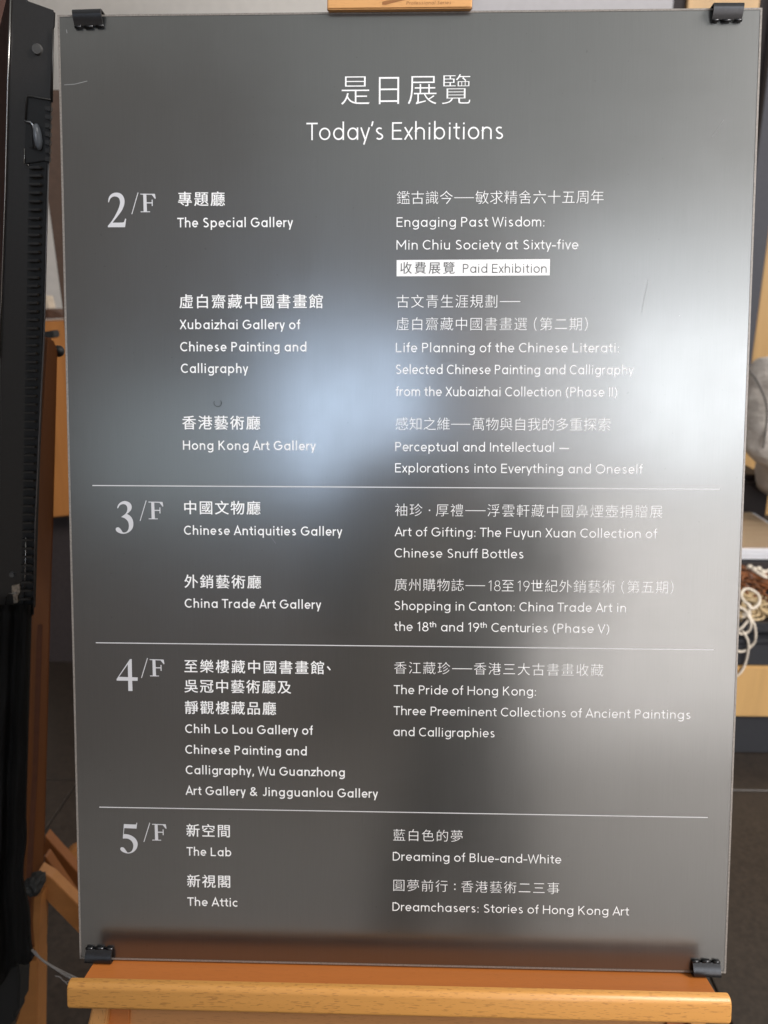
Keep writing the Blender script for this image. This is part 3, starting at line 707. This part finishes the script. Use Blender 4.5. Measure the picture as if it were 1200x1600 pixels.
prism('cover_flap', P([(-8, 1520), (28, 1508), (31, 1530), (29, 1578), (22, 1583), (24, 1594), (16, 1602), (-8, 1612)], Yc + .006), (0, .03, 0), M_cloth, case, .002)

# ------------------------------------------------------------------ second easel at the left
Ye = 0.36
e2 = empty('wooden_easel', (at(45, 1600, Ye).x, Ye, 0)); tag(e2, 'brown wooden easel with a slotted post and slanting braces behind the black case', 'easel')
prism('post', P([(72, 526), (83, 530), (90, 548), (84, 800), (79, 960), (73, 1200), (68, 1380), (58, 1700), (30, 1700), (38, 1380), (43, 1200), (50, 960), (55, 800)], Ye), (-.03, .045, 0), M_post, e2, .002)
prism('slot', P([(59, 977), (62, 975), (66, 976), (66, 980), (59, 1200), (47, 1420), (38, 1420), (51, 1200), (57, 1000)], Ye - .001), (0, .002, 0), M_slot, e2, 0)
tube('knob', [at(88, 545, Ye + .02), at(92, 549, Ye + .01), at(99, 551, Ye + .01)], [.005, .008, .004], M_blackin, e2, 10)
M_brace = wood('brace_wood', (0.36, 0.15, 0.045), (0.2, 0.08, 0.02), 0, 0.3)
prism('brace', P([(70, 1306), (140, 1384), (140, 1422), (68, 1334)], Ye + .10), (0, .02, 0), M_post, e2, .001)
prism('brace', P([(69, 1338), (72, 1340), (140, 1440), (140, 1446), (69, 1346)], Ye + .06), (0, .02, 0), M_post, e2, .001)
prism('brace', P([(60, 1360), (80, 1372), (140, 1432), (140, 1476), (58, 1392)], Ye - .02), (0, .02, 0), M_brace, e2, .001)
prism('post_foot', P([(31, 1508), (59, 1500), (57, 1720), (16, 1720), (24, 1602), (31, 1583)], Ye - .04), (0, .035, 0), M_brace, e2, .001)
prism('post_lower', P([(53, 1404), (64, 1398), (59, 1520), (54, 1480), (51, 1440)], Ye - .04), (0, .03, 0), M_brace, e2, .0006)

bag = prism('plywood_seat', P([(96, 1342), (104, 1333), (116, 1328), (140, 1326), (140, 1384), (110, 1386), (96, 1376), (86, 1356)], Ye + .35), (0, .03, 0), M_brace, None, .003, world=False)
tag(bag, 'rounded plywood piece half hidden behind the lower left edge of the board', 'plywood piece')

# black strap wound round the post
bm = bmesh.new(); bmesh.ops.create_icosphere(bm, subdivisions=4, radius=1)
from mathutils import noise as mn
cs = at(55, 1381, Ye - .06)
for v in bm.verts:
    n_ = mn.noise(v.co * 1.7) * .38 + mn.noise(v.co * 4.2) * .16
    v.co = v.co * (1 + n_); v.co = Vector((v.co.x * .0148, v.co.y * .02, v.co.z * .0125)) + cs
strap = link('strap', bm_mesh(bm), M_cloth, None, True); tag(strap, 'black cloth strap knotted round the slotted wooden post', 'strap')
s2 = tube('loose_end', [at(38, 1398, Ye - .07), at(39, 1410, Ye - .08), at(37, 1425, Ye - .08), at(34, 1440, Ye - .08)], .0012, M_cloth, strap, 6)

cab = empty('cable', at(60, 1492, .2)); tag(cab, 'pair of thin grey cables running from the black case to the easel ledge', 'cable')
tube('wire', catmull(P([(50, 1484), (60, 1495), (80, 1509), (105, 1522), (130, 1534), (150, 1548)], .10)), .0014, M_cable, cab)
tube('wire', catmull(P([(54, 1486), (66, 1500), (84, 1512), (104, 1525), (127, 1537), (150, 1552)], .097)), .0012, M_cable, cab)
tube('loose_wire', catmull(P([(86, 1525), (94, 1527), (101, 1534), (110, 1533), (128, 1533)], .09)), .0006, M_cable, cab)
tube('loose_wire', catmull(P([(100, 1532), (104, 1537), (110, 1541)], .09)), .0006, M_cable, cab)

# ------------------------------------------------------------------ counter seen between the case and the board
Yl = 1.9
cnt = empty('service_counter', (at(95, 800, Yl).x - .2, Yl, 0)); tag(cnt, 'orange wood service counter seen between the black case and the board', 'counter')
prism('front_panel', P([(20, 503), (200, 499), (200, 796), (20, 815)], Yl), (0, .5, 0), M_counter, cnt, .003)
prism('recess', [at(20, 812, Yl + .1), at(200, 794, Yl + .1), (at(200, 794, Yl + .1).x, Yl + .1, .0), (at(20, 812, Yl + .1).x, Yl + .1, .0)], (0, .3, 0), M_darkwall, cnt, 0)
cl1 = prism('draped_cloth', P([(60, 486), (74, 482), (84, 485), (92, 489), (97, 493), (97, 497), (60, 499)], Yl + .03), (0, .1, 0), plain('brown_cloth', (.10, .05, .03), .8, vary=.5, sc=40), None, .004, world=False)
tag(cl1, 'dark brown cloth lying on the orange counter beside the board', 'cloth')
pt = prism('paper_cone', P([(70, 462), (72, 462), (77, 482), (69, 482)], Yl - .05), (0, .05, 0), plain('cream', (.5, .42, .33), .8), None, .002, world=False)
tag(pt, 'pale cone of paper standing on the orange counter', 'paper')
ph = prism('card_reader', P([(66, 519), (82, 516), (84, 527), (78, 529), (66, 526)], .9), (0, .03, 0), M_blackin, None, .002, world=False)
tag(ph, 'small black device held in front of the orange counter', 'device')
dp = prism('dark_pole', P([(68, 140), (100, 140), (116, 560), (106, 560), (97, 480), (79, 345), (62, 230)], 1.2), (0, .06, 0), plain('pole_brown', (.07, .040, .026), .6), None, .002, world=False)
tag(dp, 'dark brown slanting pole behind the upper left edge of the board', 'pole')

# ------------------------------------------------------------------ low desk, papers and tray at the right
Yd = 1.45
zd = lambda py, Y=Yd: at(1180, py, Y).z
x0 = at(1060, 1100, Yd).x; x1 = x0 + 1.5
desk = empty('desk', ((x0 + x1) / 2, Yd, 0)); tag(desk, 'low desk of dark grey panels with a pale wood band', 'desk')
def slab(name, za, zb_, Y0, Y1, mat, parent, xa=x0, xb=x1, bev=.003):
    return boxobj(name, ((xa + xb) / 2, (Y0 + Y1) / 2, (za + zb_) / 2), (xb - xa, Y1 - Y0, abs(zb_ - za)), mat, parent, bev, world=True)
slab('plinth', 0.0, zd(1117) - .001, Yd, Yd + .6, M_desk_dark, desk)
slab('wood_band', zd(1117), zd(1039) - .001, Yd - .012, Yd + .6, M_deskwood, desk)
slab('drawer', zd(1039), zd(1004), Yd - .004, Yd + .55, M_desk_dark, desk)
slab('drawer_lip', zd(1003), zd(997), Yd - .012, Yd + .5, M_tray, desk)
ztab = zd(997)
slab('desk_top', ztab, ztab + .012, Yd + .03, Yd + 1.3, M_desk_dark, desk)
# tray with its contents
zt = ztab + .013
trx = empty('tray', (x0 + .4, Yd + .2, zt)); tag(trx, 'shallow dark tray full of brown glasses and white cords on the desk', 'tray')
slab('tray_front', zt, zd(972, Yd + .03), Yd + .02, Yd + .035, M_tray, trx, x0 + .02, x0 + .8, .002)
slab('tray_front_ridge', zd(986, Yd + .015), zd(981, Yd + .015), Yd + .012, Yd + .0195, M_tray, trx, x0 + .02, x0 + .8, .001)
slab('tray_bottom', zt, zt + .004, Yd + .036, Yd + .50, M_tray, trx, x0 + .02, x0 + .8, 0)
slab('tray_back', zt, zt + .045, Yd + .50, Yd + .515, M_darkwall, trx, x0 + .02, x0 + .8, .002)
random.seed(3)
def glasses(c, rz, tilt, s=1.0, mat=M_tortoise):
    g = empty('pair_of_glasses', c)
    Mx = Matrix.Rotation(rz, 4, 'Z') @ Matrix.Rotation(tilt, 4, 'X')
    for k in (-1, 1):
        pts = [Mx @ Vector((k * .031 * s + .026 * s * math.cos(t), .020 * s * math.sin(t), .004)) for t in [2 * math.pi * q / 20 for q in range(21)]]
        bm = bmesh.new(); tube_bm(bm, pts, .0032 * s, 6); link('lens_rim', bm_mesh(bm), mat, g, True)
        bm = bmesh.new(); tube_bm(bm, [Mx @ Vector((k * .056 * s, .008, .004)), Mx @ Vector((k * .05 * s, .01, -.05 * s)), Mx @ Vector((k * .046 * s, -.012, -.11 * s))], .003 * s, 6); link('temple', bm_mesh(bm), mat, g, True)
    return g
zc = zt + .03
gl = []
labs = ['brown tortoiseshell glasses at the back of the tray under the paper stack', 'amber glasses lying crosswise in the middle of the tray', 'orange brown glasses tilted in the tray beside the board edge',
        'olive glasses at the front of the tray above the cord', 'dark brown glasses leaning on the right of the tray', 'olive brown glasses lying flat beside the front rim of the tray',
        'reddish brown glasses half under the looped cord', 'brown glasses at the near corner of the tray by the board edge']
spots = [(1180, 905, .3, .9, 0), (1190, 925, -.6, 1.3, 0), (1162, 915, .8, .6, 0), (1186, 955, .2, .3, 1), (1198, 935, -1.0, 1.2, 0), (1195, 962, .1, .2, 1), (1172, 936, -.8, 1.0, 0), (1160, 952, .5, .5, 1)]
for (sx, sy, rz, tl, mm), lab in zip(spots, labs):
    g = glasses(atz(sx, sy, zc + random.uniform(0, .02)), rz, tl, 1.25, M_olive if mm else M_tortoise)
    tag(g, lab, 'glasses', 'glasses heaped in the tray')
# flat brown glasses cases that fill the tray
for n_, (sx, sy, a_, L_, lab) in enumerate(((1175, 895, -.7, .17, 'brown glasses case lying aslant at the back of the tray'), (1194, 912, -.75, .20, 'orange edged glasses case next to the white knot of cord'), (1166, 928, -.7, .16, 'tan glasses case by the board edge in the tray'), (1187, 940, -.6, .16, 'tan glasses case under the looped cord'), (1205, 958, .2, .16, 'tan glasses case at the front right of the tray'))):
    p_ = atz(sx, sy, zt + .028)
    o = boxobj('glasses_case', (0, 0, 0), (L_, .04, .022), M_tortoise if n_ < 2 else M_olive, None, .008, seg=3)
    o.location = p_; o.rotation_euler = (.2, .1, a_); tag(o, lab, 'glasses case', 'glasses cases in the tray')
yk = Yd + .01
cord = empty('cord', at(1175, 950, yk)); tag(cord, 'looped white cord hanging over the front of the tray', 'cord')
tube('strand', catmull([at(*p) for p in ((1148, 955, yk + .05), (1160, 965, yk + .03), (1172, 948, yk + .04), (1163, 940, yk + .05), (1158, 930, yk + .06), (1163, 921, yk + .08), (1173, 921, yk + .08), (1185, 930, yk + .07), (1186, 943, yk + .05), (1175, 951, yk + .03), (1168, 945, yk + .03))]), .0042, M_cord, cord)
tube('strand', catmull([at(*p) for p in ((1153, 949, yk), (1162, 952, yk), (1170, 962, yk - .01), (1179, 978, yk - .02), (1180, 1000, yk - .02), (1171, 1012, yk - .02), (1160, 1018, yk - .02), (1150, 1017, yk - .02))]), .0038, M_cord, cord)
tube('strand', catmull([at(*p) for p in ((1170, 952, yk), (1171, 965, yk - .01), (1160, 980, yk - .02), (1152, 986, yk - .02), (1160, 991, yk - .02), (1171, 985, yk - .02), (1173, 972, yk - .02), (1168, 962, yk - .01), (1160, 960, yk))]), .0038, M_cord, cord)
tube('strand', catmull([at(*p) for p in ((1160, 986, yk - .02), (1168, 1000, yk - .025), (1169, 1015, yk - .025), (1165, 1035, yk - .025), (1158, 1050, yk - .03), (1148, 1058, yk - .03))]), .0036, M_cord, cord)
cord2 = empty('cord', at(1180, 890, yk)); tag(cord2, 'bunched white cord lying at the back of the tray below the papers', 'cord')
tube('strand', catmull([at(*p) for p in ((1170, 886, yk + .4), (1176, 890, yk + .38), (1184, 889, yk + .38), (1190, 894, yk + .36), (1202, 893, yk + .36), (1212, 900, yk + .35))]), [.009 + .003 * math.sin(i * 1.1) for i in range(31)], M_cord, cord2)
tube('strand', catmull([at(*p) for p in ((1180, 893, yk + .34), (1192, 900, yk + .32), (1200, 902, yk + .32), (1214, 899, yk + .3))]), .006, M_cord, cord2)

# stack of papers with an open magazine on top
zs = ztab + .012
pz = atz(1180, 873, zs + .015).y
stk = empty('paper_stack', (x0 + .3, pz, zs)); tag(stk, 'thick stack of white paper on the desk behind the tray', 'paper')
ytop = zs + .105
yn = at(1180, 873, pz).y
za = at(1180, 874, pz + .02).z; zb2 = at(1180, 857, pz + .02).z
nl = 6
for i in range(nl):
    a0 = za + (zb2 - za) * i / nl; a1 = za + (zb2 - za) * (i + .93) / nl
    boxobj('ream', (x0 + .38 + .004 * (i % 3), pz + .27, (a0 + a1) / 2), (.62, .5 - .004 * (i % 2), a1 - a0), M_paper, stk, .0008, world=True)
boxobj('under_shelf', (x0 + .38, pz + .27, (zs + za) / 2), (.62, .46, za - zs - .001), M_bag, stk, 0, world=True)
M_mag, nt, b = new_mat('magazine_print')
f = noise(nt, coords(nt, (1.2, 30, 1), (0, 0, .15)), 1, 3, .6)
c = ramp(nt, f, [(.3, (.66, .44, .26)), (.48, (.78, .58, .38)), (.60, (.82, .64, .44)), (.75, (.68, .46, .22))]); nt.links.new(c, b.inputs['Base Color']); b.inputs['Roughness'].default_value = .35
bm = bmesh.new(); rows = []
for i in range(13):
    s = i / 12; rows.append([bm.verts.new((x0 + .06 + .62 * s, pz + .02 + .49 * j, zb2 + .002 + .003 * math.sin(s * 2.6) + .001 * (j))) for j in (0, 1)])
for i in range(12): bm.faces.new([rows[i][0], rows[i + 1][0], rows[i + 1][1], rows[i][1]])
bmesh.ops.solidify(bm, geom=bm.faces[:], thickness=-.004)
mg = link('magazine', bm_mesh(bm), M_mag, None, True); tag(mg, 'magazine with a tan striped cover on top of the white paper stack', 'magazine')
# pale diagonal stripe printed on the cover
p0 = at(1163, 792, 0); 
q0, q1 = atz(1160, 795, zb2 + .020), atz(1200, 832, zb2 + .020)
dv = (q1 - q0); dn = Vector((-dv.y, dv.x, 0)).normalized() * .008

bagd = boxobj('dark_bag', (x0 + .45, pz + .80, zb2 + .0), (.7, .42, .30), M_bag, None, .03, seg=4); tag(bagd, 'dark brown padded bag between the seated person and the magazine', 'bag')

# ------------------------------------------------------------------ seated person behind the desk (one grown surface)
def skin_body(name, J, E, mat, sub=2, disp=None):
    me = bpy.data.meshes.new(name); keys = list(J)
    me.from_pydata([tuple(J[k][0]) for k in keys], [(keys.index(a), keys.index(b)) for a, b in E], []); me.update()
    o = bpy.data.objects.new(name, me); C.objects.link(o)
    m = o.modifiers.new('s', 'SKIN')
    for i, k in enumerate(keys):
        r = J[k][1]; r = r if isinstance(r, tuple) else (r, r); me.skin_vertices[0].data[i].radius = r
        me.skin_vertices[0].data[i].use_root = (i == 0)
    m2 = o.modifiers.new('d', 'SUBSURF'); m2.levels = m2.render_levels = sub
    bpy.context.view_layer.update()
    m3 = bpy.data.meshes.new_from_object(o.evaluated_get(bpy.context.evaluated_depsgraph_get()))
    bpy.data.objects.remove(o)
    if disp:
        for v in m3.vertices:
            v.co += v.normal * disp(v.co)
    m3.materials.clear()
    return link(name, m3, mat, None, True)
def folds(co): return .012 * mn.noise(Vector((co.x * 9, co.y * 9, co.z * 18))) + .006 * mn.noise(co * 34)
Yp = 2.45
sh = at(1207, 596, Yp); el = at(1192, 702, Yp - .05); wr = at(1290, 748, Yp - .22); nk = sh + Vector((.20, .06, .10)); pel = Vector((nk.x, Yp + .16, .50)); ch_ = Vector((nk.x, Yp + .10, sh.z - .14))
sh2 = sh + Vector((.40, .03, 0)); el2 = el + Vector((.46, 0, 0)); wr2 = wr + Vector((.14, -.02, 0))
V3 = Vector
J = {'pel': (pel, .15), 'ch': (ch_, (.17, .13)), 'nk': (nk, .055), 'sh': (sh, .128), 'el': (el, .088), 'wr': (wr, .045), 'sh2': (sh2, .12), 'el2': (el2, .08), 'wr2': (wr2, .045)}
E_ = [('pel', 'ch'), ('ch', 'nk'), ('ch', 'sh'), ('sh', 'el'), ('el', 'wr'), ('ch', 'sh2'), ('sh2', 'el2'), ('el2', 'wr2')]
body = skin_body('person', J, E_, M_jacket, 3, folds)
tag(body, 'seated person in a crumpled grey beige jacket, arm bent, behind the desk', 'person')
headc = nk + V3((0, -.03, .17))
bm = bmesh.new(); bmesh.ops.create_uvsphere(bm, u_segments=24, v_segments=16, radius=1, matrix=Matrix.Translation(headc) @ Matrix.Diagonal((.075, .095, .115, 1)))
link('head', bm_mesh(bm), M_skin, body, True)
bm = bmesh.new(); bmesh.ops.create_uvsphere(bm, u_segments=24, v_segments=16, radius=1, matrix=Matrix.Translation(headc + V3((0, .02, .025))) @ Matrix.Diagonal((.085, .095, .115, 1)))
link('hair', bm_mesh(bm), M_hair, body, True)
def hand(prefix, wrist, d, side, mat, parent):
    """palm and five bent fingers growing from the wrist along d"""
    d = d.normalized(); s_ = d.cross(V3((0, 0, 1))).normalized() * side; up = s_.cross(d).normalized() * side
    pa = wrist + d * .045; J = {'w': (wrist, (.022, .028)), 'p': (pa, (.018, .036))}; E = [('w', 'p')]
    for n, (o_, L_) in enumerate(((-.027, .068), (-.009, .078), (.009, .074), (.026, .058))):
        b0 = pa + d * .035 + s_ * o_; b1 = b0 + d * L_ * .45 - up * .008; b2_ = b1 + d * L_ * .3 - up * .018
        J['a%d' % n] = (b0, .0095); J['b%d' % n] = (b1, .0085); J['c%d' % n] = (b2_, .0075); E += [('p', 'a%d' % n), ('a%d' % n, 'b%d' % n), ('b%d' % n, 'c%d' % n)]
    t0 = wrist + d * .02 - s_ * .034; t1 = t0 + d * .03 - s_ * .018 - up * .01; t2 = t1 + d * .028 - up * .008
    J['t0'] = (t0, .012); J['t1'] = (t1, .010); J['t2'] = (t2, .0085); E += [('w', 't0'), ('t0', 't1'), ('t1', 't2')]
    o = skin_body('hand', J, E, mat, 1); o.parent = parent; return o
hand('h', wr, V3((1, -.4, -.1)), 1, M_skin, body); hand('h', wr2, V3((-.6, -.7, -.1)), -1, M_skin, body)
tube('seam_crease', catmull([at(1165, 574, Yp - .10), at(1178, 588, Yp - .125), at(1190, 610, Yp - .135), at(1198, 635, Yp - .135), at(1197, 668, Yp - .13), at(1192, 700, Yp - .13)]), .004, plain('seam_crease', (.11, .10, .095), .9), body, 6)  # dark piping that also paints in the shaded gap beside the arm

# ------------------------------------------------------------------ the photographer, mirrored in the board
hx = .10; bx_ = .15
pv = V3((bx_ + .06, -1.12, .90)); chh = V3((bx_ - .02, -1.09, 1.26)); nkk = V3((hx + .02, -1.06, 1.49)); sL = V3((-.10, -1.04, 1.40)); sR = V3((bx_ + .17, -1.07, 1.39))
eL = V3((-.135, -.90, 1.10)); eR = V3((bx_ + .22, -.98, 1.12)); phc = CAM - FW * .012
wL = V3((phc.x - .055, phc.y - .06, phc.z - .10)); wR = V3((phc.x + .085, phc.y - .06, phc.z - .10))
J = {'pv': (pv, (.18, .13)), 'ch': (chh, (.175, .13)), 'nk': (nkk, .055), 'sL': (sL, .10), 'sR': (sR, .08), 'eL': (eL, .075), 'eR': (eR, .055), 'wL': (wL, .03), 'wR': (wR, .03),
     'kL': (V3((hx - .10, -1.12, .50)), .072), 'kR': (V3((hx + .10, -1.12, .50)), .072), 'fL': (V3((hx - .11, -1.13, .09)), .05), 'fR': (V3((hx + .11, -1.13, .09)), .05), 'tL': (V3((hx - .11, -.97, .045)), .042), 'tR': (V3((hx + .11, -.97, .045)), .042)}
E_ = [('pv', 'ch'), ('ch', 'nk'), ('ch', 'sL'), ('ch', 'sR'), ('sL', 'eL'), ('sR', 'eR'), ('eL', 'wL'), ('eR', 'wR'), ('pv', 'kL'), ('pv', 'kR'), ('kL', 'fL'), ('kR', 'fR'), ('fL', 'tL'), ('fR', 'tR')]
pg = skin_body('person', J, E_, M_coat, 2); tag(pg, 'standing person in dark brown clothes, mirrored as a dark blur in the board', 'person')
hc = nkk + V3((0, .03, .17))
bm = bmesh.new(); bmesh.ops.create_uvsphere(bm, u_segments=24, v_segments=16, radius=1, matrix=Matrix.Translation(hc) @ Matrix.Diagonal((.076, .095, .118, 1)))
hd = link('head', bm_mesh(bm), M_skin, pg, True)
bm = bmesh.new(); bmesh.ops.create_uvsphere(bm, u_segments=24, v_segments=16, radius=1, matrix=Matrix.Translation(hc + V3((0, -.022, .025))) @ Matrix.Diagonal((.087, .098, .118, 1)))
link('hair', bm_mesh(bm), M_hair, pg, True)
tube('streak_shape', [V3((-.02, -.93, 1.47)), V3((.09, -.92, 1.36)), V3((.02, -.90, 1.20)), V3((-.07, -.89, 1.05)), V3((-.12, -.90, .88))], [.03, .055, .045, .05, .06], plain('streak_tan', (.72, .60, .46), .6), pg, 12)  # made-up tan shape, gives the light streak in the board's reflection
hand('h', wL, V3((-.1, .35, 1)), 1, M_skin, pg); hand('h', wR, V3((.1, .35, 1)), -1, M_skin, pg)
PM = camo.matrix_world @ Matrix.Translation((0.015, -.055, .012))
bm = bmesh.new(); box(bm, (0, 0, 0), (.076, .162, .008), PM); bmesh.ops.bevel(bm, geom=bm.edges[:], offset=.002, segments=2, affect='EDGES')
phn = link('phone', bm_mesh(bm), M_phone); tag(phn, 'black phone held up by the standing photographer', 'phone')
